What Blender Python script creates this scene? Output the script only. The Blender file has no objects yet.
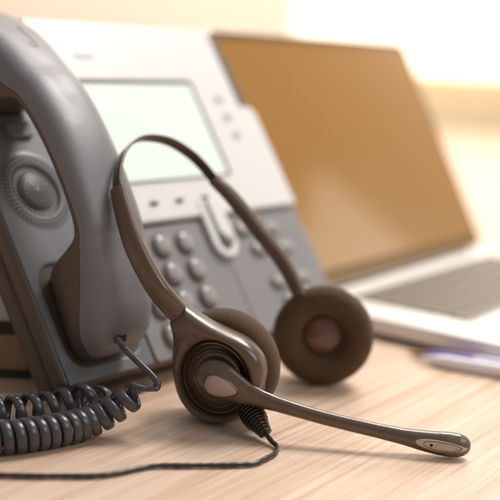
import bpy, bmesh, math, random
from mathutils import Vector, Matrix
random.seed(7)
S = bpy.context.scene
COL = S.collection
V = Vector

# ------------------------------------------------------------------ camera
cd = bpy.data.cameras.new("camera"); cam = bpy.data.objects.new("camera", cd); COL.objects.link(cam)
PITCH, ROLL = math.radians(10.7), math.radians(3.5)
Fv = V((0, math.cos(PITCH), -math.sin(PITCH))); Rv = V((1, 0, 0)); Uv = Rv.cross(Fv)
R2 = Rv*math.cos(ROLL) + Uv*math.sin(ROLL); U2 = -Rv*math.sin(ROLL) + Uv*math.cos(ROLL)
M = Matrix((R2, U2, -Fv)).transposed().to_4x4(); M.translation = V((0, 0, .202))
cam.matrix_world = M
cd.sensor_width = 36; cd.sensor_height = 36; cd.lens = 36*1100/500
cd.clip_start = .02; cd.clip_end = 60
cd.dof.use_dof = True; cd.dof.focus_distance = .562; cd.dof.aperture_fstop = 4.2
S.camera = cam

# ------------------------------------------------------------------ world, lamps, exposure
w = bpy.data.worlds.new("World"); S.world = w; w.use_nodes = True
bg = w.node_tree.nodes["Background"]
bg.inputs[0].default_value = (1.0, .96, .93, 1); bg.inputs[1].default_value = .24
def area(name, loc, target, size, power, color):
    l = bpy.data.lights.new(name, 'AREA'); l.shape = 'RECTANGLE'; l.size, l.size_y = size; l.energy = power; l.color = color
    o = bpy.data.objects.new(name, l); COL.objects.link(o); o.location = loc
    o.rotation_euler = (V(target)-V(loc)).to_track_quat('-Z', 'Y').to_euler()
    return o
area("window_light", (.62, 1.28, 1.5), (.05, .62, 0), (.7, .5), 26, (1, .955, .91))
area("side_fill", (1.5, -.1, 1.3), (.02, .62, .05), (1.0, .8), 9, (1, .97, .95))  # added soft fill from the right, brightens the phone's face
area("wall_fill", (.0, 2.1, 1.9), (.2, 3.2, .3), (1.2, .6), 42, (1, .93, .84))  # added lamp, no fixture there; brightens the back wall
S.view_settings.view_transform = 'Standard'; S.view_settings.look = 'None'
S.view_settings.exposure = .12; S.view_settings.gamma = 1
S.cycles.max_bounces = 8

# ------------------------------------------------------------------ materials
def mat(name, col, rough=.5, spec=.5, metal=0, var=0, vscale=60, bump=0, bscale=400, coat=0, sheen=0, emit=0, emc=None):
    m = bpy.data.materials.new(name); m.use_nodes = True; t = m.node_tree; b = t.nodes["Principled BSDF"]
    b.inputs["Base Color"].default_value = (*col, 1); b.inputs["Roughness"].default_value = rough
    b.inputs["Specular IOR Level"].default_value = spec; b.inputs["Metallic"].default_value = metal
    b.inputs["Coat Weight"].default_value = coat; b.inputs["Sheen Weight"].default_value = sheen
    tc = t.nodes.new("ShaderNodeTexCoord")
    if var:
        n = t.nodes.new("ShaderNodeTexNoise"); n.inputs["Scale"].default_value = vscale; n.inputs["Detail"].default_value = 6
        t.links.new(tc.outputs["Object"], n.inputs["Vector"])
        mx = t.nodes.new("ShaderNodeMix"); mx.data_type = 'RGBA'
        mx.inputs["A"].default_value = (*[c*(1-var) for c in col], 1); mx.inputs["B"].default_value = (*[min(1, c*(1+var)) for c in col], 1)
        t.links.new(n.outputs["Fac"], mx.inputs["Factor"]); t.links.new(mx.outputs["Result"], b.inputs["Base Color"])
    if bump:
        n = t.nodes.new("ShaderNodeTexNoise"); n.inputs["Scale"].default_value = bscale; n.inputs["Detail"].default_value = 3
        t.links.new(tc.outputs["Object"], n.inputs["Vector"])
        bp = t.nodes.new("ShaderNodeBump"); bp.inputs["Strength"].default_value = bump; bp.inputs["Distance"].default_value = .0005
        t.links.new(n.outputs["Fac"], bp.inputs["Height"]); t.links.new(bp.outputs["Normal"], b.inputs["Normal"])
    if bump:                                                        # handling marks: the gloss varies from place to place
        n = t.nodes.new("ShaderNodeTexNoise"); n.inputs["Scale"].default_value = 45; n.inputs["Detail"].default_value = 5
        n.inputs["Distortion"].default_value = .8; t.links.new(tc.outputs["Object"], n.inputs["Vector"])
        mr = t.nodes.new("ShaderNodeMapRange"); mr.inputs["From Min"].default_value = .3; mr.inputs["From Max"].default_value = .7
        mr.inputs["To Min"].default_value = rough*.82; mr.inputs["To Max"].default_value = min(1, rough*1.25)
        t.links.new(n.outputs["Fac"], mr.inputs["Value"]); t.links.new(mr.outputs["Result"], b.inputs["Roughness"])
    if emit:
        b.inputs["Emission Color"].default_value = (*(emc or col), 1); b.inputs["Emission Strength"].default_value = emit
    return m
HS = mat("headset_plastic", (.118, .077, .053), .27, .65, var=.08, bump=.12, bscale=1500)  # headset is dark grey; the warm veil is put into its browns
HG = mat("headset_gloss_plastic", (.068, .040, .022), .10, .8)
HD = mat("headset_dark_plastic", (.030, .018, .010), .3, .6)
FOAM = mat("ear_foam", (.098, .058, .029), .95, .2, var=.3, vscale=900, bump=1.0, bscale=1400, sheen=.15)
INLAY = mat("inlay_plastic", (.40, .32, .285), .28, .5, var=.05)
MICI = mat("mic_silver_plastic", (.52, .44, .37), .25, .6)
STEEL = mat("band_steel", (.09, .055, .03), .3, .6, metal=.3)
CABLE = mat("cable_rubber", (.035, .022, .018), .3, .6, var=.2, vscale=200)
COIL = mat("coil_rubber", (.062, .058, .067), .26, .55, var=.12, vscale=150, bump=.1, bscale=900)
HAND = mat("handset_plastic", (.185, .182, .196), .38, .5, var=.05, bump=.22, bscale=1600)
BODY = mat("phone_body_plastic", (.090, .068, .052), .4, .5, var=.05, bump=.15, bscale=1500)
BAY = mat("phone_bay_plastic", (.17, .175, .19), .42, .5, var=.04, bump=.15, bscale=1500)
KEYP = mat("phone_keypad_plastic", (.255, .25, .258), .45, .5, var=.03)
SILV = mat("phone_silver_plastic", (.74, .73, .725), .4, .5, var=.02)
KEY = mat("phone_key_plastic", (.35, .335, .325), .15, .6)
KEYD = mat("key_shade_plastic", (.09, .065, .048), .5, .4)  # dark ring widened to stand for the shadow round the keys
DARKB = mat("dark_brown_plastic", (.06, .032, .017), .4, .5)
HOLE = mat("dark_hole", (.03, .022, .018), .7, .3)
SLOT = mat("green_grey_slot", (.12, .13, .10), .4, .5)
LEGEND = mat("printed_legend", (.58, .59, .62), .6, .3)
ALU = mat("laptop_aluminium", (.80, .78, .76), .38, .5, metal=.25)
KEYS = mat("laptop_key_plastic", (.18, .15, .12), .55, .4)
KWELL = mat("laptop_key_well", (.44, .38, .33), .55, .4)
SCRN = mat("laptop_glass", (.36, .168, .026), .2, .95, coat=1.0)  # screen itself is dark; golden haze is put into the base colour
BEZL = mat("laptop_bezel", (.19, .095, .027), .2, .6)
PENW = mat("pen_white_plastic", (.82, .80, .84), .25, .6)
PENL = mat("pen_lavender_plastic", (.60, .57, .76), .28, .6)
PENP = mat("pen_purple_plastic", (.13, .09, .40), .3, .6)
PTIP = mat("pen_copper_tip", (.28, .16, .11), .3, .5, metal=.6)
BOOKC = mat("book_cover", (.05, .038, .03), .6, .4, var=.2)
PAGES = mat("book_pages", (.42, .27, .18), .8, .3, var=.15, vscale=90)
WALLM = mat("wall_paint", (.90, .82, .70), .8, .2, var=.03, vscale=3)
RAIL = mat("wooden_rail", (.93, .75, .47), .6, .3, var=.06, vscale=6)
LOWW = mat("lower_wall_paint", (.86, .80, .70), .8, .2, var=.03, vscale=4)
GLASS = mat("bright_window", (.9, .88, .84), .5, .3, emit=1.2, emc=(1, .90, .72))
LCD = mat("lcd", (.45, .50, .45), .15, .5, emit=.45, emc=(.88, .95, .91))

def desk_mat():
    m = bpy.data.materials.new("desk_wood"); m.use_nodes = True; t = m.node_tree; b = t.nodes["Principled BSDF"]; L = t.links.new
    tc = t.nodes.new("ShaderNodeTexCoord"); mp = t.nodes.new("ShaderNodeMapping")
    mp.inputs["Rotation"].default_value = (0, 0, -math.radians(55)); L(tc.outputs["Object"], mp.inputs["Vector"])
    # fine streaks along local x
    def noise(scale, xs, ys, det=5, dist=0):
        q = t.nodes.new("ShaderNodeMapping"); q.inputs["Scale"].default_value = (xs, ys, 1); L(mp.outputs[0], q.inputs["Vector"])
        n = t.nodes.new("ShaderNodeTexNoise"); n.inputs["Scale"].default_value = scale; n.inputs["Detail"].default_value = det
        n.inputs["Distortion"].default_value = dist; L(q.outputs[0], n.inputs["Vector"]); return n
    n1 = noise(1, 5, 150, 5, .4); n2 = noise(1, 2.2, 34, 3, .9); n3 = noise(1, 14, 520, 4)
    r1 = t.nodes.new("ShaderNodeValToRGB"); e = r1.color_ramp
    e.elements[0].position = .30; e.elements[0].color = (.68, .49, .36, 1)
    e.elements[1].position = .62; e.elements[1].color = (.775, .605, .48, 1)
    L(n1.outputs["Fac"], r1.inputs[0])
    r2 = t.nodes.new("ShaderNodeValToRGB"); e = r2.color_ramp
    e.elements[0].position = .36; e.elements[0].color = (.93, .88, .84, 1)
    e.elements[1].position = .60; e.elements[1].color = (1, 1, 1, 1)
    L(n2.outputs["Fac"], r2.inputs[0])
    r3 = t.nodes.new("ShaderNodeValToRGB"); e = r3.color_ramp
    e.elements[0].position = .33; e.elements[0].color = (.84, .77, .72, 1)
    e.elements[1].position = .55; e.elements[1].color = (1, 1, 1, 1)
    L(n3.outputs["Fac"], r3.inputs[0])
    n4 = noise(1, 2.5, 230, 2, .25)
    r4 = t.nodes.new("ShaderNodeValToRGB"); e = r4.color_ramp
    e.elements[0].position = .585; e.elements[0].color = (1, 1, 1, 1)
    e.elements[1].position = .64; e.elements[1].color = (.86, .76, .68, 1)
    L(n4.outputs["Fac"], r4.inputs[0])
    def mul(a, c):
        x = t.nodes.new("ShaderNodeMix"); x.data_type = 'RGBA'; x.blend_type = 'MULTIPLY'; x.inputs["Factor"].default_value = 1
        L(a, x.inputs["A"]); L(c, x.inputs["B"]); return x.outputs["Result"]
    L(mul(mul(mul(r1.outputs[0], r2.outputs[0]), r3.outputs[0]), r4.outputs[0]), b.inputs["Base Color"])
    b.inputs["Roughness"].default_value = .42; b.inputs["Specular IOR Level"].default_value = .45
    bp = t.nodes.new("ShaderNodeBump"); bp.inputs["Strength"].default_value = .12; bp.inputs["Distance"].default_value = .0002
    L(n3.outputs["Fac"], bp.inputs["Height"]); L(bp.outputs["Normal"], b.inputs["Normal"])
    return m
WOOD = desk_mat()

# ------------------------------------------------------------------ helpers
def thing(name, loc, label, cat, group=None):
    o = bpy.data.objects.new(name, None); COL.objects.link(o); o.location = loc; o.empty_display_size = .02
    o["label"] = label; o["category"] = cat
    if group: o["group"] = group
    return o
def root_loc(p):
    while p.parent: p = p.parent
    return p.location
def mk(name, verts, faces, m, parent=None, base=None, smooth=True, bevel=0, seg=3, sub=0, label=None, ang=35):
    off = V(root_loc(parent)) if parent else V(base or (0, 0, 0))
    me = bpy.data.meshes.new(name); me.from_pydata([tuple(V(v)-off) for v in verts], [], faces)
    bm = bmesh.new(); bm.from_mesh(me); bmesh.ops.remove_doubles(bm, verts=bm.verts, dist=1e-6)
    bmesh.ops.recalc_face_normals(bm, faces=bm.faces); bm.to_mesh(me); bm.free()
    ms = m if isinstance(m, (list, tuple)) else [m]
    for q in ms: me.materials.append(q)
    if smooth:
        for p in me.polygons: p.use_smooth = True
    o = bpy.data.objects.new(name, me); COL.objects.link(o)
    if parent: o.parent = parent
    else: o.location = off
    if label: o["label"] = label
    if bevel:
        b = o.modifiers.new("bevel", 'BEVEL'); b.width = bevel; b.segments = seg; b.limit_method = 'ANGLE'; b.angle_limit = math.radians(ang)
        b.harden_normals = False
    if sub:
        s = o.modifiers.new("sub", 'SUBSURF'); s.levels = s.render_levels = sub
    if smooth and not sub:
        try: me.set_sharp_from_angle(angle=math.radians(50))
        except Exception: pass
    return o
def merge(*parts):
    vs, fs = [], []
    for v, f in parts:
        k = len(vs); vs += list(v); fs += [tuple(i+k for i in q) for q in f]
    return vs, fs
def cat(pts, n):
    """Catmull-Rom through tuples, n samples overall"""
    P = [tuple(p) for p in pts]; P = [P[0]]+P+[P[-1]]; out = []; m = len(P)-3
    for i in range(n):
        s = i/(n-1)*m; k = min(int(s), m-1); f = s-k; a, b, c, d = P[k:k+4]
        out.append(tuple(.5*((2*b[j]) + (-a[j]+c[j])*f + (2*a[j]-5*b[j]+4*c[j]-d[j])*f*f + (-a[j]+3*b[j]-3*c[j]+d[j])*f**3) for j in range(len(b))))
    return out
def rings(rs, closed_ends=True):
    n = len(rs[0]); vs = [p for r_ in rs for p in r_]; fs = []
    for i in range(len(rs)-1):
        for j in range(n):
            k = (j+1) % n; fs.append((i*n+j, i*n+k, (i+1)*n+k, (i+1)*n+j))
    if closed_ends:
        fs.append(tuple(range(n))); fs.append(tuple((len(rs)-1)*n+j for j in range(n)))
    return vs, fs
def sweep(path, side, wa, wb, n=20, e=2.0):
    """ribbon/tube: 'side' is the reference width direction (vector or list); wa half width along side, wb half thickness"""
    P = [V(p[:3]) for p in path]; rs = []
    for i, p in enumerate(P):
        t = (P[min(i+1, len(P)-1)]-P[max(i-1, 0)]).normalized()
        s = side[i] if isinstance(side, list) else side
        s = (V(s)-t*V(s).dot(t)).normalized(); u_ = t.cross(s)
        a = wa[i] if isinstance(wa, list) else wa; b = wb[i] if isinstance(wb, list) else wb
        ring = []
        for j in range(n):
            q = 2*math.pi*j/n; c, d = math.cos(q), math.sin(q)
            ring.append(p + s*a*math.copysign(abs(c)**(2/e), c) + u_*b*math.copysign(abs(d)**(2/e), d))
        rs.append(ring)
    return rings(rs)
def tube(path, rad, n=12):
    P = [V(p) for p in path]; t0 = (P[1]-P[0]).normalized()
    s = t0.orthogonal().normalized(); rs = []
    for i, p in enumerate(P):
        t = (P[min(i+1, len(P)-1)]-P[max(i-1, 0)]).normalized(); s = (s-t*s.dot(t)).normalized(); u_ = t.cross(s)
        r_ = rad[i] if isinstance(rad, list) else rad
        rs.append([p + s*r_*math.cos(2*math.pi*j/n) + u_*r_*math.sin(2*math.pi*j/n) for j in range(n)])
    return rings(rs)
class Fr:
    """a local frame: origin o, axes x y z"""
    def __init__(s, o, x, y, z): s.o, s.x, s.y, s.z = V(o), V(x).normalized(), V(y).normalized(), V(z).normalized()
    def __call__(s, a, b, c=0): return s.o + s.x*a + s.y*b + s.z*c
def lathe(fr, prof, n=64, cx=0, cy=0, sx=1, sy=1):
    """profile [(radius, height)...] about fr.z at (cx, cy)"""
    vs, fs = [], []
    for (rad, h) in prof:
        for j in range(n):
            q = 2*math.pi*j/n; vs.append(fr(cx+sx*rad*math.cos(q), cy+sy*rad*math.sin(q), h))
    for i in range(len(prof)-1):
        for j in range(n):
            k = (j+1) % n; fs.append((i*n+j, i*n+k, (i+1)*n+k, (i+1)*n+j))
    for i in (0, len(prof)-1):
        if prof[i][0] > 1e-7: fs.append(tuple(i*n+j for j in range(n)))
    return vs, fs
def prism(fr, outline, z0, z1):
    n = len(outline); vs = [fr(a, b, z0) for a, b in outline]+[fr(a, b, z1) for a, b in outline]
    fs = [tuple(range(n)), tuple(n+i for i in range(n))]+[(i, (i+1) % n, n+(i+1) % n, n+i) for i in range(n)]
    return vs, fs
def rrect(x0, x1, y0, y1, rad, k=6):
    out = []
    for cx, cy, a in ((x1-rad, y1-rad, 0), (x0+rad, y1-rad, 90), (x0+rad, y0+rad, 180), (x1-rad, y0+rad, 270)):
        for i in range(k+1):
            q = math.radians(a+90*i/k); out.append((cx+rad*math.cos(q), cy+rad*math.sin(q)))
    return out
def sstep(a, b, x):
    t = max(0, min(1, (x-a)/(b-a))); return t*t*(3-2*t)

# ------------------------------------------------------------------ the setting: desk, wall, window and an added unseen one
dv = [(-2.5, -.4, 0), (2.5, -.4, 0), (2.5, 3.0, 0), (-2.5, 3.0, 0), (-2.5, -.4, -.03), (2.5, -.4, -.03), (2.5, 3.0, -.03), (-2.5, 3.0, -.03)]
BOXF = [(0, 1, 2, 3), (4, 5, 6, 7), (0, 1, 5, 4), (1, 2, 6, 5), (2, 3, 7, 6), (3, 0, 4, 7)]
d = mk("desk", dv, BOXF, WOOD, smooth=False, bevel=.004); d["kind"] = "structure"
def box(x0, x1, y0, y1, z0, z1):
    return [(x0, y0, z0), (x1, y0, z0), (x1, y1, z0), (x0, y1, z0), (x0, y0, z1), (x1, y0, z1), (x1, y1, z1), (x0, y1, z1)], \
           [(0, 3, 2, 1), (4, 5, 6, 7), (0, 1, 5, 4), (1, 2, 6, 5), (2, 3, 7, 6), (3, 0, 4, 7)]
o = mk("wall", *merge(box(-3, .09, 3.2, 3.35, -.8, 2.4), box(.09, 8.2, 3.2, 3.35, -.8, -.06), box(.09, 8.2, 3.2, 3.35, 1.93, 2.6), box(2.6, 3.68, 3.2, 3.35, .137, 1.928), box(.09, 2.598, 3.201, 3.35, 1.76, 1.928), box(7.002, 8.2, 3.2, 3.35, .137, 1.928)), [WALLM], smooth=False); o["kind"] = "structure"
for x0, x1, z1 in ((.092, 2.6, 1.76), (3.68, 7, 1.92)):  # second window is unseen, added to reflect low in the laptop screen
    o = mk("seen_and_added_window", *box(x0, x1, 3.26, 3.28, .14, z1), GLASS, smooth=False); o["kind"] = "structure"
o = mk("window_sill", *box(.092, 8, 3.14, 3.30, -.058, .136), RAIL, smooth=False, bevel=.006); o["kind"] = "structure"

# ------------------------------------------------------------------ desk phone
r_ = V((.60876143, .79335334, 0)); u_ = V((-.44936028, .34480627, .82412619)); n_ = r_.cross(u_)
PF = Fr((-.09148, .56267, .01482), r_, u_, n_)
phone = thing("desk_phone", (-.02, .64, 0), "grey and silver office desk phone with lit screen and round keys, tilted behind the headset", "telephone")
H = .234
def pplate(name, ol, z0, z1, m, parent=phone, bevel=.001, **k): return mk(name, *prism(PF, ol, z0, z1), m, parent, bevel=bevel, **k)
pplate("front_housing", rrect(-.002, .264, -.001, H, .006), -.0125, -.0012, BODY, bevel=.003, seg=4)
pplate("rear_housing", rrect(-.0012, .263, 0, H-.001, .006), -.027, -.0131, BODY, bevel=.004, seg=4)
# stand behind, from the back of the body down to the desk
st = []
for rr in (.09, .20):
    a = PF(rr, .02, -.0275); b = PF(rr, .15, -.0275); c = V((b.x, b.y, 0)) + V((-n_.x, -n_.y, 0)).normalized()*.02
    a0 = V((a.x, a.y, .001))
    st += [a0, a, b, c + V((0, 0, .001))]
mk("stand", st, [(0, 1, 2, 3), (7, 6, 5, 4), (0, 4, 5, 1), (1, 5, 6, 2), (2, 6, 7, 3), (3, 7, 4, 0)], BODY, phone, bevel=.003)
# handset bay: a relief with two wells and the loudspeaker dish
def bay_h(a, b):
    h = .0
    def well(x0, x1, y0, y1, rad, dep, soft):
        dx = max(x0+rad-a, a-(x1-rad), 0); dy = max(y0+rad-b, b-(y1-rad), 0)
        ds = math.hypot(dx, dy)-rad if (dx > 0 or dy > 0) else -min(a-x0, x1-a, b-y0, y1-b)
        return -dep*sstep(0, -soft, ds) if ds < 0 else 0
    h += well(.0062, .0640, .0078, .0715, .013, .0085, .006)
    h += well(.0055, .0645, .165, .229, .013, .0085, .006)
    d_ = math.hypot(a-.031, b-.1165)
    h += -.0030*math.exp(-((d_-.0135)/.0020)**2) + .0012*sstep(.0125, .0, d_) + .0005*sstep(.0245, .0235, d_)
    return h
NA, NB = 66, 232
vs = [PF(.001+(.066)*i/NA, .001+(H-.002)*j/NB, bay_h(.001+.066*i/NA, .001+(H-.002)*j/NB)) for j in range(NB+1) for i in range(NA+1)]
fs = [(j*(NA+1)+i, j*(NA+1)+i+1, (j+1)*(NA+1)+i+1, (j+1)*(NA+1)+i) for j in range(NB) for i in range(NA)]
k = len(vs)                                                         # rim walls down to the housing
edge = [i for i in range(NA+1)]+[(j*(NA+1)+NA) for j in range(1, NB+1)]+[NB*(NA+1)+i for i in range(NA-1, -1, -1)]+[j*(NA+1) for j in range(NB-1, 0, -1)]
for q in edge:
    vs.append(V(vs[q]) - n_*.0012)
for i in range(len(edge)):
    j = (i+1) % len(edge); fs.append((edge[i], edge[j], k+j, k+i))
bay = mk("handset_bay", vs, fs, BAY, phone)
# loudspeaker holes
prt = []
def disc(fr, cx, cy, z, n=8, h=.0003, rad=.00088): return lathe(fr, [(rad, z-h), (rad, z), (1e-8, z)], n, cx, cy)
for rad, cnt in ((.0218, 52), (.0194, 48), (.0168, 42), (.0112, 28), (.0090, 22), (.0067, 17), (.0045, 12), (.0024, 6)):
    for i in range(cnt):
        q = 2*math.pi*(i+.5*(int(rad*1e4) % 2))/cnt; a, b = .031+rad*math.cos(q), .1165+rad*math.sin(q)
        prt.append(disc(PF, a, b, bay_h(a, b)+.00016, 7))
mk("speaker_grille", *merge(*prt), HOLE, bay)
pplate("hook_tab", rrect(.026, .044, .150, .160, .002), -.0002, .003, BAY, phone, bevel=.0008)
# keypad panel with the bezel groove, display module
pplate("keypad_panel", rrect(.0685, .262, .0005, .0845, .003), -.0015, .0008, KEYP, bevel=.0006)
mod = pplate("display_module", [(.0685, .0862), (.262, .0862), (.262, .162), (.2585, .1665), (.2465, .168), (.2465, .226), (.2405, .2325), (.0685, .2325)], -.0015, .0042, SILV, bevel=.0018, seg=4)
# lcd in a dark bezel
pplate("screen_bezel", rrect(.088, .2022, .1135, .1880, .002), .0043, .0056, DARKB, mod, bevel=.0005)
pplate("lcd_screen", rrect(.0905, .1985, .1138, .1842, .0015), .0049, .00575, LCD, mod, bevel=0)
for a in (.116, .140, .165):
    mk("soft_key", *lathe(PF, [(.0030, .0040), (.0030, .0051), (.0022, .0056), (1e-8, .0057)], 24, a, .0985, 1.35, .5), DARKB, mod)
for a, b in ((.2255, .173), (.2265, .1585), (.228, .144)):
    pplate("line_key", rrect(a-.0034, a+.0034, b-.0024, b+.0024, .001), .0042, .0052, mat("pale_key", (.46, .43, .40), .4), mod, bevel=.0004)
mk("printed_mark", *merge(*[prism(PF, rrect(.101+.0034*i, .1032+.0034*i+(.0006 if i % 2 else 0), .2035, .2065+(.001 if i in (0, 3) else 0), .0006, 2), .00425, .00445) for i in range(5)]), LEGEND, mod)
# number keys
key_bm = {}
def dome_key(a, b, sx, sy, parent=phone, name="number_key", z=.0008, hh=.0042):
    o = mk("key_surround_shade" if False else name, *lathe(PF, [(.0056, z), (.0056, z+.4*hh), (.0052, z+.75*hh), (.0040, z+.93*hh), (.0020, z+hh), (1e-8, z+hh)], 28, a, b, sx, sy), KEY, parent)
    mk("key_surround_shade", *lathe(PF, [(.0056, z), (.0071, z), (.0071, z+.0005), (.0059, z+.0009), (.0056, z+.0009)], 28, a, b, sx, sy), KEYD, o)  # ring colour carries the shaded gap around the key
    return o
for b in (.0705, .0515, .0325, .0135):
    for a in (.0875, .1095, .1315):
        dome_key(a, b, 1.12, 1.22)
for a, b in ((.194, .0735), (.2235, .0715), (.202, .0575), (.230, .0555), (.2075, .032), (.212, .017), (.2335, .032), (.236, .017)):
    dome_key(a, b, 1.35, .80, name="function_key", hh=.0034)
# pale U shaped bezel with a dark green slot and round button
ush = [(.1535, .0856)]+[(.1535+.0, .0856-.006*i) for i in range(1, 3)]
ol = [(.1555, .098)]+[(.1670+.0120*math.cos(math.radians(q)), .0665+.0120*math.sin(math.radians(q))) for q in range(180, 361, 15)]+[(.1785, .098)]
bez = pplate("call_button_bezel", ol, .0012, .0050, SILV, phone, bevel=.0012)
sl = [(.1620, .096)]+[(.1668+.0058*math.cos(math.radians(q)), .0660+.0058*math.sin(math.radians(q))) for q in range(180, 361, 20)]+[(.1655, .074), (.1650, .096)]
pplate("slot", sl, .0050, .0056, SLOT, bez, bevel=.0003)
mk("round_button", *lathe(PF, [(.0046, .0052), (.0046, .0072), (.0036, .0082), (1e-8, .0086)], 28, .1690, .0665), KEY, bez)
pplate("fold_line", rrect(.1665, .1673, .006, .050, .0003), .0007, .00098, KEYD, phone, bevel=0)

# ------------------------------------------------------------------ handset (resting in the bay of the phone)
handset = thing("phone_handset", tuple(PF(.031, .02, 0)), "curved grey handset resting upright in the desk phone's cradle", "handset")
keys_ = [  # u, Nin, Nseam, Nout, halfwidth
 (.0105, .004, .008, .012, .006), (.0112, -.001, .008, .018, .0125), (.0130, -.004, .009, .0225, .0175), (.0170, -.0052, .011, .0280, .0210), (.024, -.0056, .0135, .0335, .0228),
 (.034, -.0058, .020, .0390, .0236), (.044, -.0058, .027, .0430, .0236), (.054, -.0056, .033, .0460, .0232), (.061, -.0045, .0365, .0485, .0228),
 (.066, .002, .0390, .0502, .0225), (.0685, .018, .0402, .0510, .0222), (.0715, .0300, .0412, .0520, .0220), (.078, .0350, .0425, .0535, .0216), (.090, .0372, .0436, .0550, .0212),
 (.105, .0378, .0440, .0562, .0210), (.120, .0376, .0438, .0562, .0210), (.135, .0362, .0428, .0552, .0212), (.148, .034, .0408, .0532, .0216),
 (.157, .030, .038, .0515, .0220), (.1625, .018, .035, .0500, .0224), (.166, .004, .032, .0488, .0228), (.172, -.004, .030, .0468, .0232), (.185, -.0055, .027, .0418, .0236),
 (.200, -.0056, .022, .0352, .0236), (.213, -.005, .017, .0268, .0230), (.222, -.004, .012, .0200, .0215), (.227, -.001, .009, .0160, .0175), (.229, .003, .007, .0110, .008)]
ks = [list(k_) for k_ in cat(keys_, 210)]
for _ in range(14):                                                 # fair the back of the grip
    kk = [list(k_) for k_ in ks]
    for i in range(2, len(ks)-2):
        if .030 < ks[i][0] < .205:
            for t_ in (2, 3, 4): ks[i][t_] = (kk[i-2][t_]+kk[i-1][t_]+kk[i][t_]+kk[i+1][t_]+kk[i+2][t_])/5; up, lo = [], []
m_ = 22
for (uu, ni, nsm, no, hw) in ks:
    a, b = [], []
    for j in range(m_+1):
        q = math.pi*j/m_; c, d_ = math.cos(q), math.sin(q); e = 3.1
        a.append(PF(.031+hw*math.copysign(abs(c)**(2/e), c), uu, nsm+.0003+(no-nsm-.0003)*abs(d_)**(2/e)))
        e = 3.2
        b.append(PF(.031+(hw-.0002)*math.copysign(abs(c)**(2/e), c), uu, nsm-.0003-(nsm-.0003-ni)*abs(d_)**(2/e)))
    cin = [PF(.031+(hw-.0012)*sg, uu, nsm) for sg in (-1, 1)]
    up.append(a+[cin[0], cin[1]]); lo.append(b+[cin[0], cin[1]])
mk("outer_shell", *rings(up), HAND, handset)
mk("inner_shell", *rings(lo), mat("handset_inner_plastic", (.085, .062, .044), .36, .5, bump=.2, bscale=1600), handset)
# moulded mark near the top of the back, cord socket at the bottom
def back(u0, dr, off=0):
    for i in range(len(ks)-1):
        if ks[i][0] <= u0 <= ks[i+1][0]:
            f = (u0-ks[i][0])/(ks[i+1][0]-ks[i][0]); K = [ks[i][t]+(ks[i+1][t]-ks[i][t])*f for t in range(5)]; break
    c = max(-1, min(1, dr/K[4])); s_ = (1-abs(c)**3.1)**(1/3.1)
    return PF(.031+dr, u0, K[2]+.0003+(K[3]-K[2]-.0003)*s_+off)
lp = [back(a, b, 0) for a, b in cat([(.206, .0040), (.200, .0045), (.194, .0048), (.1885, .0050), (.1868, .0035), (.1880, .0015), (.191, .0008)], 40)]
mk("moulded_ring", *tube(lp, .00025, 6), mat("moulded_grey", (.14, .132, .138), .45), handset)
sk = back(.0145, -.006)
skf = Fr(sk, r_, u_*.75+n_*-.66, n_*.75+u_*-.66)
mk("cord_socket", *prism(Fr(sk, r_, (n_*.55+u_*.83), (n_*.83-u_*.55)), rrect(-.0042, .0036, -.0026, .0030, .0012), -.004, .0006), HOLE, handset, bevel=.0004)

# ------------------------------------------------------------------ coiled cord
cord = thing("coiled_cord", (-.10, .515, 0), "dark grey coiled cord from the handset, looping on the desk", "phone cord")
lead = [tuple(sk - n_*.004 + V((0, 0, .0012))), (-.0616, .5478, .0428), (-.0565, .5443, .0394), (-.0515, .5415, .0360), (-.0471, .5393, .0330), (-.0446, .5379, .0310), (-.0433, .5371, .0297), (-.0427, .5364, .0284), (-.0431, .5357, .0272), (-.0444, .5351, .0264), (-.0470, .5348, .0261)]
axis_pts = [  # x, y, z, pitch, outer radius
 (-.0534, .5370, .0225, .0086, .0070), (-.0591, .5350, .0182, .0082, .0076), (-.0648, .5325, .0148, .0074, .0080), (-.0715, .5300, .0110, .0064, .0083), (-.0791, .5250, .0087, .0057, .0085), (-.0921, .5136, .0085, .0056, .0085),
 (-.1112, .5020, .0085, .0056, .0085), (-.1330, .4965, .0085, .0058, .0086), (-.152, .499, .0085, .0075, .0086), (-.158, .512, .0088, .009, .0086), (-.148, .5240, .009, .0095, .0088),
 (-.1184, .5357, .009, .0090, .0088), (-.1095, .5408, .009, .0090, .0088), (-.1007, .5465, .009, .0092, .0088), (-.0916, .5512, .0105, .0095, .0086), (-.0824, .5545, .0125, .0100, .0083), (-.0735, .5640, .0090, .013, .007)]
ax = cat(axis_pts, 900); hx = []; rdir = []; ph = math.radians(70)
for i in range(len(ax)):
    p = V(ax[i][:3]); t = (V(ax[min(i+1, 899)][:3])-V(ax[max(i-1, 0)][:3])).normalized()
    if i: ph -= 2*math.pi*(p-V(ax[i-1][:3])).length/ax[i][3]
    s = t.cross(V((0, 0, 1))).normalized(); q = s.cross(t)
    rd = s*math.cos(ph)+q*math.sin(ph); rad = ax[i][4]-.0014
    hx.append(p+rd*rad); rdir.append(rd)
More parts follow.
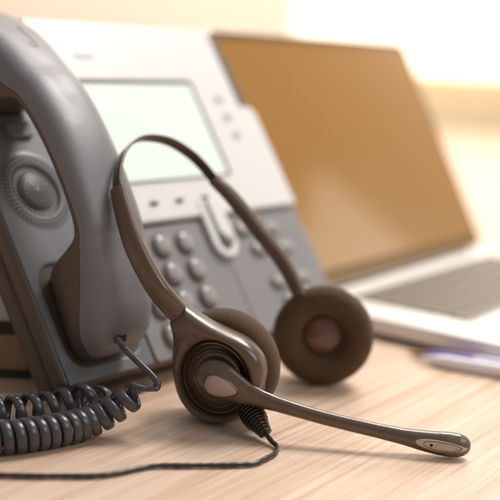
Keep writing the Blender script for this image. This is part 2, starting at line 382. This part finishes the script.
# resample the helix evenly
pts = []; sd = []; acc = 0
fine = []
for i in range(len(hx)-1):
    p0, p1 = V(ax[i][:3]), V(ax[i+1][:3])
    for k in range(4):
        f = k/4; p = p0.lerp(p1, f)
        # exact phase interpolation
        rd = rdir[i].slerp(rdir[i+1], f) if rdir[i].angle(rdir[i+1]) > 1e-5 else rdir[i]
        fine.append((p+rd*(ax[i][4]-.0014), rd))
lc = cat(lead, 90)
P = [V(p) for p in lc]; A = [V((.6, .2, .7)).normalized()]*len(P)
j0 = fine[0]; t0_ = (fine[2][0]-fine[0][0]).normalized(); pe = P[-1]; te = (P[-1]-P[-3]).normalized(); D_ = (j0[0]-pe).length
for i in range(1, 15):
    f = i/15; h00 = 2*f**3-3*f*f+1; h10 = f**3-2*f*f+f; h01 = -2*f**3+3*f*f; h11 = f**3-f*f
    P.append(pe*h00 + te*D_*h10 + j0[0]*h01 + t0_*D_*h11); A.append(V((.6, .2, .7)).normalized().lerp(j0[1], f).normalized())
P += [f[0] for f in fine]; A += [f[1] for f in fine]
# width direction is along the coil's axis = tangent x radial
sides = []
for i, p in enumerate(P):
    t = (P[min(i+1, len(P)-1)]-P[max(i-1, 0)]).normalized(); sides.append(t.cross(A[i]).normalized())
wa = [.0021 if i < 80 else .0021+.0005*min(1, (i-80)/40) for i in range(len(P))]; wb = [.0017 if i < 80 else .0014 for i in range(len(P))]
mk("cord_coils", *sweep(P, sides, wa, wb, n=12, e=2.5), COIL, cord)
ta = cat([tuple(P[-1]), (-.072, .578, .0045), (-.066, .592, .003), (-.055, .612, .003)], 20)
mk("cord_tail", *tube(ta, .0019, 10), COIL, cord)

# ------------------------------------------------------------------ headset
hset = thing("headset", (.015, .59, 0), "dark grey headset, warm haze in its colour, with foam ear cushions and microphone boom, standing on the desk", "headset")
c1 = V((-.0078, .560, .029)); n1 = V((-.33, -.93, -.10)).normalized(); X1 = V((0, 0, 1)).cross(n1).normalized(); Y1 = n1.cross(X1)
F1 = Fr(c1 + n1*.006, X1, Y1, n1)
# near cushion
def foam_prof(R, z0, z1, rin, dep):
    zm = (z0+z1)/2; h = (z1-z0)/2; out = []
    for i in range(13):
        q = -math.pi/2+math.pi*i/12; out.append((R-.006+.006*math.cos(q), zm+h*math.sin(q)))
    return out
fp = [(.001, -.024), (.010, -.0245), (.0135, -.0262), (.0175, -.0285)]+[(.0238+.0068*math.cos(math.radians(q)), -.0190+.0095*math.sin(math.radians(q))) for q in range(-90, 91, 12)]+[(.018, -.0095), (.001, -.0095)]
cup1 = mk("ear_cushion", *lathe(F1, fp, 96, -.0062, .0003), FOAM, hset, label="nearer foam cushion, seen from outside behind the housing")
# back dish between cushion and housing
mk("ear_dish", *lathe(F1, [(.001, -.0102), (.0235, -.0102), (.0250, -.0085), (.0252, -.005), (.0240, -.0025), (.001, -.0025)], 72, -.0040, -.0012), HD, hset)
out_mm = [(-32.0, 26.2), (-30.8, 19.0), (-30.2, 10.7), (-30.2, 2.1), (-29.5, -5.2), (-27.7, -13.0), (-24.2, -19.4), (-18.8, -24.8), (-11.8, -27.6), (-3.7, -27.8), (5.3, -24.8), (13.1, -18.6), (18.6, -10.5), (21.6, -2.0), (22.3, 6.0), (20.3, 12.8), (15.6, 18.0), (8.8, 21.9), (0.9, 24.5), (-6.9, 26.9), (-13.8, 29.8), (-19.5, 32.8), (-22.9, 34.9)]
ol = cat([(a/1000*(.972 if b < 20 else 1), b/1000*(.965 if b < 0 else 1)) for a, b in out_mm], 120)
ol += [(ol[-1][0]+(ol[0][0]-ol[-1][0])*i/10, ol[-1][1]+(ol[0][1]-ol[-1][1])*i/10) for i in range(1, 10)]
HC = (-.0047, -.0012); ra, rb = .0196, .0214
no = len(ol); rows = []
def hole_pt(p):
    q = math.atan2((p[1]-HC[1])/rb, (p[0]-HC[0])/ra); return (HC[0]+ra*math.cos(q), HC[1]+rb*math.sin(q))
inn = [hole_pt(p) for p in ol]
# spread the inner points evenly where the neck's end crowds them
for s, z in ((0, -.0050), (0, -.0002), (.012, .0008), (.05, .0012), (.15, .0022), (.32, .0031), (.52, .0030), (.72, .0022), (.87, .0008), (.95, -.0008), (.99, -.0026), (1.0, -.0045), (.985, -.0078), (.90, -.0098), (0.1, -.0098)):
    rows.append([F1(i_[0]+(p[0]-i_[0])*s, i_[1]+(p[1]-i_[1])*s, z) for i_, p in zip(inn, ol)])
mk("ear_housing", *rings(rows, False), HS, hset)
# stepped glossy rings inside the housing
mk("inner_ring", *lathe(F1, [(1.02, -.0044), (.985, -.0042), (.972, -.0020), (.955, -.0006), (.93, .0001), (.90, .0001), (.875, -.0006), (.84, -.0018), (.80, -.0027), (.755, -.0031), (.74, -.0026), (.728, -.0016), (.70, -.0012), (.60, -.0010), (.001, -.0010)], 96, HC[0], HC[1], ra, rb), HG, hset)
mk("pivot_ring", *lathe(F1, [(.001, -.0005), (.0128, -.0005), (.0132, .0004), (.0128, .0014), (.0116, .0018), (.0108, .0012), (.001, .0012)], 72, -.0028, .0008), HS, hset)
# boom: swept oval stem with a round head
bpts = [(-.0235, .5508, .0326), (-.0131, .5491, .0296), (-.005, .5476, .0263), (.0046, .5458, .0226), (.0203, .5434, .019), (.0437, .54, .0146), (.0694, .5364, .0111), (.0948, .5345, .0077), (.1073, .5340, .0068), (.1183, .5335, .0066)]
bp_ = cat(bpts, 260); BP = [V(p) for p in bp_]
Ls = [0]
for i in range(1, 260): Ls.append(Ls[-1]+(BP[i]-BP[i-1]).length)
LT = Ls[-1]
wk = [(0, .0), (.0006, .0032), (.002, .0056), (.004, .0077), (.007, .0093), (.0105, .0100), (.0145, .0099), (.019, .0089), (.024, .0076), (.030, .0062), (.037, .0049), (.046, .0040), (.060, .0036), (.080, .0036), (.100, .0038), (.113, .0043), (.124, .0054), (.132, .0061), (.138, .0063), (.142, .0060), (.1450, .0050), (.1468, .0036), (.1478, .0020), (.1481, 0)]
tk_ = [(0, .0), (.0006, .0016), (.002, .0026), (.004, .0033), (.007, .0046), (.0105, .0053), (.0145, .0052), (.024, .0042), (.037, .0034), (.060, .0031), (.100, .0033), (.124, .0044), (.138, .0050), (.142, .0048), (.1450, .0040), (.1468, .0028), (.1478, .0016), (.1481, 0)]
def itp(tb, x):
    x = x*.1481/LT
    for (a, b), (c, d_) in zip(tb, tb[1:]):
        if a <= x <= c: return b+(d_-b)*(x-a)/(c-a)
    return tb[-1][1]
def bframe(s):
    s = max(0, min(LT, s))
    i = 0
    while i < 258 and Ls[i+1] < s: i += 1
    f = (s-Ls[i])/(Ls[i+1]-Ls[i]); p = BP[i].lerp(BP[i+1], f)
    a, b = BP[max(0, i-3)], BP[min(259, i+4)]; t = (b-a).normalized()
    g = sstep(.02, .07, s); wdir = (n1.lerp(V((.05, -.98, .18)), g)).normalized(); wdir = (wdir-t*wdir.dot(t)).normalized()
    return p, t, wdir, wdir.cross(t)      # point, tangent, towards the viewer's side, up
def bsurf(s, phi, off=0):
    p, t, wd, up_ = bframe(s); a, b = itp(wk, s)+1e-6+off, itp(tk_, s)+1e-6+off
    return p + up_*a*math.sin(phi) + wd*b*math.cos(phi)
def bgrid(s0, s1, m, n=36, off=0):
    return rings([[bsurf(s0+(s1-s0)*(1-math.cos(math.pi*i/m))/2, 2*math.pi*j/n, off) for j in range(n)] for i in range(m+1)])
sc_ = LT/.1481
boomo = mk("microphone_boom", *bgrid(0, .1350*sc_, 150), HS, hset)
mk("microphone_tip", *bgrid(.1347*sc_, LT, 60, 40, .00012), mat("mic_tip_plastic", (.16, .115, .085), .25, .6), boomo)
# pear shaped inlay on the boom's head
td = [(-7.7, -0.7), (-5.5, 4.2), (-1.1, 6.0), (4.5, 4.2), (9.0, 0.5), (11.3, -3.0), (6.9, -6.0), (0.3, -7.2), (-5.4, -5.4)]
tdo = cat([(a/1000, b/1000) for a, b in td]+[(td[0][0]/1000, td[0][1]/1000)], 64)[:-1]
# find where the boom's skin is at a point of the head: fit on (s, phi)
def head_pt(a, b, off):
    q = F1(a, b, .006); best = None
    ss = (q-BP[0]).dot((BP[60]-BP[0]).normalized())
    p, t, wd, up_ = bframe(ss); y = (q-p).dot(up_); hw = itp(wk, ss)
    sn = max(-.97, min(.97, y/max(hw, 1e-5)))
    return p + up_*y + wd*(itp(tk_, ss)*math.sqrt(1-sn*sn)+off)
cx_, cy_ = .0012, -.0008; rows = []
for s, off in ((1.07, -.0006), (1.05, .0004), (1.0, .0007), (.95, .0003)):
    rows.append([head_pt(cx_+(a-cx_)*s, cy_+(b-cy_)*s, off) for a, b in tdo])
mk("inlay_rim", *rings(rows, False), HS, boomo)
rows = []
for s, off in ((.97, 0), (.95, .00045), (.85, .0008), (.6, .0011), (.3, .0012), (.02, .0012)):
    rows.append([head_pt(cx_+(a-cx_)*s, cy_+(b-cy_)*s, off) for a, b in tdo])
mk("oval_inlay", *rings(rows), INLAY, boomo)
# silver leaf shaped grille at the microphone end
S0 = (.1190*sc_, .1463*sc_)
def leaf(k, grow=1, off=.00025, n=56):
    o_ = []
    for i in range(n):
        q = 2*math.pi*i/n; x = .5+.5*grow*math.cos(q); x = max(0, min(1, x)); s = S0[0]+(S0[1]-S0[0])*x
        y = math.sin(q)*.0034*grow*(1.05-.45*x); ph_ = -.12-.10*x + y/.0058
        o_.append((s, ph_))
    return o_
lf = leaf(0)
rows = []
for s, off in ((1.0, -.0002), (.985, .00025), (.9, .0004), (.6, .00045), (.25, .00045), (.02, .00045)):
    m0 = (S0[0]+(S0[1]-S0[0])*.5, -.17); rows.append([bsurf(m0[0]+(a-m0[0])*s, m0[1]+(b-m0[1])*s, off) for a, b in lf])
gr = mk("microphone_grille", *rings(rows), MICI, boomo)
lf2 = leaf(0, .72)
mk("grille_groove", *tube([bsurf(a+.0006, b, .00045) for a, b in lf2]+[bsurf(lf2[0][0]+.0006, lf2[0][1], .00045)], .00022, 6), mat("groove_brown", (.17, .09, .06), .5), gr)
lf3 = leaf(0, .42)
mk("grille_ridge", *tube([bsurf(a+.0028, b, .00050) for a, b in lf3]+[bsurf(lf3[0][0]+.0028, lf3[0][1], .0005)], .0004, 8), MICI, gr)
hp = bsurf(S0[0]+.0082, -.17, .00042); hf = bframe(S0[0]+.0082)
mk("microphone_hole", *lathe(Fr(hp, hf[1], hf[3], hf[2]), [(.0008, -.0003), (.0008, .0002), (1e-8, .0002)], 18), HOLE, gr)
# headband
A_ = V((.6155, .7882, 0)); NB_ = V((.63767, -.49795, .58784)).normalized()
neck = F1(-.0277, .0304, -.0042)
band = [tuple(neck), (-.0457, .5608, .0708), (-.0543, .5636, .0825), (-.0616, .5684, .0945), (-.0679, .5762, .1078), (-.0726, .5843, .1199), (-.074, .5893, .1256), (-.0741, .5966, .1319), (-.0727, .6057, .1382),
 (-.0682, .6178, .1435), (-.0609, .6285, .1447), (-.0502, .6392, .1421), (-.0387, .6458, .1351), (-.0305, .6478, .1278), (-.0232, .6483, .1199), (-.0160, .6490, .1138), (-.0075, .6499, .1049), (.0066, .6492, .0889), (.0183, .6485, .0757), (.0262, .6455, .0645), (.0315, .6424, .0545)]
bs = cat(band, 241)     # 12 samples per span
def part_of(a, b): return [V(p) for p in bs[int(a*12):int(b*12)+1]]
nr = part_of(0, 5.15)
def prof(n, ks_):
    return [x[0] for x in cat([(k,) for k in ks_], n)]
side0 = [ (X1*.8+Y1*.3 if False else NB_) for _ in nr]
# sleeve side direction turns from the housing's width to the band's width
wdir0 = (F1(-.0229, .0349)-F1(-.0320, .0262)).normalized()
sd = []
for i in range(len(nr)):
    g = sstep(0, .35, i/len(nr)); sd.append((wdir0.lerp(NB_*1.0, g)).normalized())
w_ = prof(len(nr), [.0061, .0063, .0064, .0062, .0056, .0050]); t__ = prof(len(nr), [.0043, .0041, .0038, .0035, .0032, .0030])
mk("band_sleeve", *sweep(nr, sd, w_, t__, 28, 2.6), HS, hset)
mk("steel_band", *sweep(part_of(4.7, 14.4), NB_, .0034, .0009, 16, 4), STEEL, hset)
fr2 = part_of(13.85, 20)
mk("band_sleeve", *sweep(fr2, NB_, prof(len(fr2), [.0036, .0042, .0046, .0048, .0048, .0046]), prof(len(fr2), [.0030, .0036, .0038, .0038, .0036, .0034]), 28, 2.6), HS, hset)
# far cup, its cushion turned to the camera
n2 = V((-.06, -.99, .03)).normalized(); X2 = V((0, 0, 1)).cross(n2).normalized(); Y2 = n2.cross(X2)
c2 = V((.0475, .648, .0306)); F2 = Fr(c2, X2, Y2, n2)
fp2 = [(.0105, .0035), (.0118, .0042), (.0130, .0075), (.0150, .0108), (.0185, .0128)]+[(.0212+.0078*math.cos(math.radians(q)), .0040+.0092*math.sin(math.radians(q))) for q in range(82, -91, -12)]+[(.0150, -.0055), (.0105, -.0055)]
mk("ear_cushion", *lathe(F2, [(a*1.055, b) for a, b in fp2], 96), FOAM, hset, label="farther foam cushion with its open inner side showing")
mk("speaker_cover", *lathe(F2, [(.0128, .0030), (.0124, .0042), (.0104, .0056), (.0072, .0070), (.0034, .0077), (1e-8, .0079)], 64), mat("speaker_cover_plastic", (.15, .08, .05), .2, .6, var=.25, vscale=260, bump=.5, bscale=500), hset)
mk("ear_housing", *lathe(F2, [(.001, -.0056), (.0262, -.0056), (.0278, -.008), (.0270, -.012), (.022, -.016), (.001, -.018)], 72), HS, hset)
e2 = cat([tuple(V(band[-1])), tuple(F2(-.0145, .0250, -.006)), tuple(F2(-.010, .018, -.012)), tuple(F2(-.004, .006, -.0165))], 30)
mk("yoke_arm", *sweep(e2, X2, prof(30, [.0046, .006, .008, .009]), .0034, 20, 2.4), HS, hset)
# cable strain relief and cable
sa, sb = V((.0030, .5505, .0150)), V((.0142, .5372, .0048)); ad = (sb-sa).normalized(); sx = ad.cross(V((0, 0, 1))).normalized()
SF = Fr(sa, sx, ad.cross(sx), ad); ln = (sb-sa).length; pf = [(.0020, 0)]
nrib = 11
for i in range(nrib):
    f = i/(nrib-1); z = ln*(i+.15)/nrib; R_ = .0054+.0013*math.sin(math.pi*min(1, f*1.25+.1))-.0018*max(0, f-.6)/.4
    pf += [(R_*.72, z), (R_, z+.0002), (R_, z+ln/nrib*.45), (R_*.72, z+ln/nrib*.5)]
pf += [(.0016, ln)]
rel = mk("strain_relief", *lathe(SF, pf, 32), HD, hset)
cpath = cat([tuple(sb-ad*.003), tuple(sb+ad*.001), (.0172, .5335, .0026), (.0197, .5290, .0018), (.0188, .5205, .0016), (.0137, .5120, .0016), (.0090, .5055, .0016), (.0045, .5032, .0016), (-.0075, .5003, .0016), (-.0235, .4972, .0016), (-.0408, .4934, .0016), (-.0600, .4800, .0016), (-.0802, .4752, .0016), (-.1069, .4722, .0016), (-.135, .474, .0016), (-.19, .485, .0016)], 260)
def rope(path, rad, tw=.006):
    # a pair of wires twisted together reads as a slightly knobbly cable
    P = [V(p) for p in path]; L = 0; ra_ = []
    for i in range(len(P)):
        if i: L += (P[i]-P[i-1]).length
        ra_.append(rad*(1+.05*math.sin(L/tw*2*math.pi+math.sin(L*90))+.04*math.sin(L*260)))
    return tube(P, ra_, 12)
mk("cable", *rope(cpath, .0012), CABLE, hset)

# ------------------------------------------------------------------ laptop
yaw = .60343; tl = 1.06072; lr = V((math.sin(yaw), math.cos(yaw), 0)); ln_ = V((math.cos(yaw), -math.sin(yaw), 0)); z_ = V((0, 0, 1))
LO = V((.0486, .8110, 0)); LF = Fr(LO, lr, -ln_, z_)      # x right along the hinge, y backwards, z up
lap = thing("laptop", tuple(LO+lr*.16), "open silver laptop with dark screen, golden haze in its colour, behind the desk phone", "laptop")
mk("base", *prism(LF, rrect(-.018, .314, -.235, .004, .010), .0035, .0155), ALU, lap, bevel=.0022, seg=4)
kb = mk("keyboard", *prism(LF, rrect(.022, .288, -.121, -.020, .003), .0150, .0158), KWELL, lap, bevel=0, smooth=False)
rowsk = [(14, 18.2, 8.5)]+[(14, 18.2, 16.6)]*4+[(9, 27, 16.6)]
y = -.0215
for (cnt, pw, ph_) in rowsk:
    for i in range(cnt):
        wd = .263/cnt; x0 = .0235+wd*i
        mk("laptop_key", *prism(LF, rrect(x0+.0006, x0+wd-.0012, y-ph_/1000+.001, y-.0006, .0012, 2), .0158, .0170), KEYS, kb, smooth=False)
    y -= ph_/1000+.0006
mk("trackpad", *prism(LF, rrect(.100, .205, -.218, -.134, .004), .0150, .0157), mat("trackpad_glass", (.70, .68, .66), .3), lap, bevel=0, smooth=False)
mk("hinge", *sweep([LF(.02, .004, .012), LF(.29, .004, .012)], z_, .0055, .0055, 20), DARKB, lap)
su = (-ln_*math.cos(tl)+z_*math.sin(tl)); sn = lr.cross(su)
SFr = Fr(LO+z_*.0155, lr, su, sn)
lid = mk("lid", *prism(SFr, rrect(-.0085, .3235, .003, .2235, .009), -.0065, -.0012), ALU, lap, bevel=.0018, seg=4)
mk("screen", *prism(SFr, rrect(-.0065, .3215, .005, .2215, .008), -.0014, .0002), BEZL, lid, bevel=.0004)
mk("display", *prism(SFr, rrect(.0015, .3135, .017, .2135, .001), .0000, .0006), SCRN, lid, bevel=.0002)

# ------------------------------------------------------------------ pens
def pen(name, tip, end, rad, mb, mt, label, grip=None):
    a, b = V(tip), V(end); ax_ = (b-a).normalized(); s = ax_.cross(z_).normalized(); f = Fr(a, s, ax_.cross(s), ax_); L = (b-a).length
    t = thing(name, (a.x, a.y, 0), label, "pen", "pens lying side by side on the desk")
    mk("tip", *lathe(f, [(.0003, 0), (.0006, .001), (.0011, .004), (.0015, .0045), (rad*.75, .0135), (1e-8, .0135)], 24), mt, t)
    if grip:
        mk("grip", *lathe(f, [(rad*.76, .0136), (rad*.97, .020), (rad, .028), (rad, .0445), (1e-8, .0445)], 28), grip, t)
    mk("barrel", *lathe(f, ([(rad*.98, .0447), (rad*.98, .06)] if grip else [(rad*.76, .0136), (rad*.97, .020), (rad, .028)]) + [(rad, L-.03), (rad*.96, L-.004), (rad*.8, L), (1e-8, L)], 28), mb, t)
    mk("clip", *sweep([f(0, -rad-.001, L-.05), f(0, -rad-.0016, L-.03), f(0, -rad-.001, L-.006)], s, .0018, .0005, 10), mb, t)
    return t
pen("ballpoint_pen", (.1135, .7030, .0040), (.236, .650, .0046), .0046, PENW, PENW, "white pen on the desk, in front of the lavender pen with the purple grip")
pen("ballpoint_pen", (.1090, .7150, .0036), (.245, .676, .0040), .0040, PENL, PTIP, "pale lavender pen with purple grip and brown tip, behind the white pen", PENP)

# ------------------------------------------------------------------ book behind the phone
bk = thing("hardback_book", (-.20, .72, 0), "thick book with dark covers lying on the desk at the far left", "book")
BF = Fr((-.330, .612, 0), (1, .03, 0), (-.03, 1, 0), (0, 0, 1))
mk("cover", *prism(BF, rrect(0, .208, 0, .15, .002), .0005, .0042), BOOKC, bk, bevel=.0008)
mk("cover", *prism(BF, rrect(0, .208, 0, .15, .002), .0262, .0345), BOOKC, bk, bevel=.002)
mk("page_block", *prism(BF, rrect(.003, .204, .003, .147, .001), .0043, .0261), PAGES, bk, bevel=.0005)
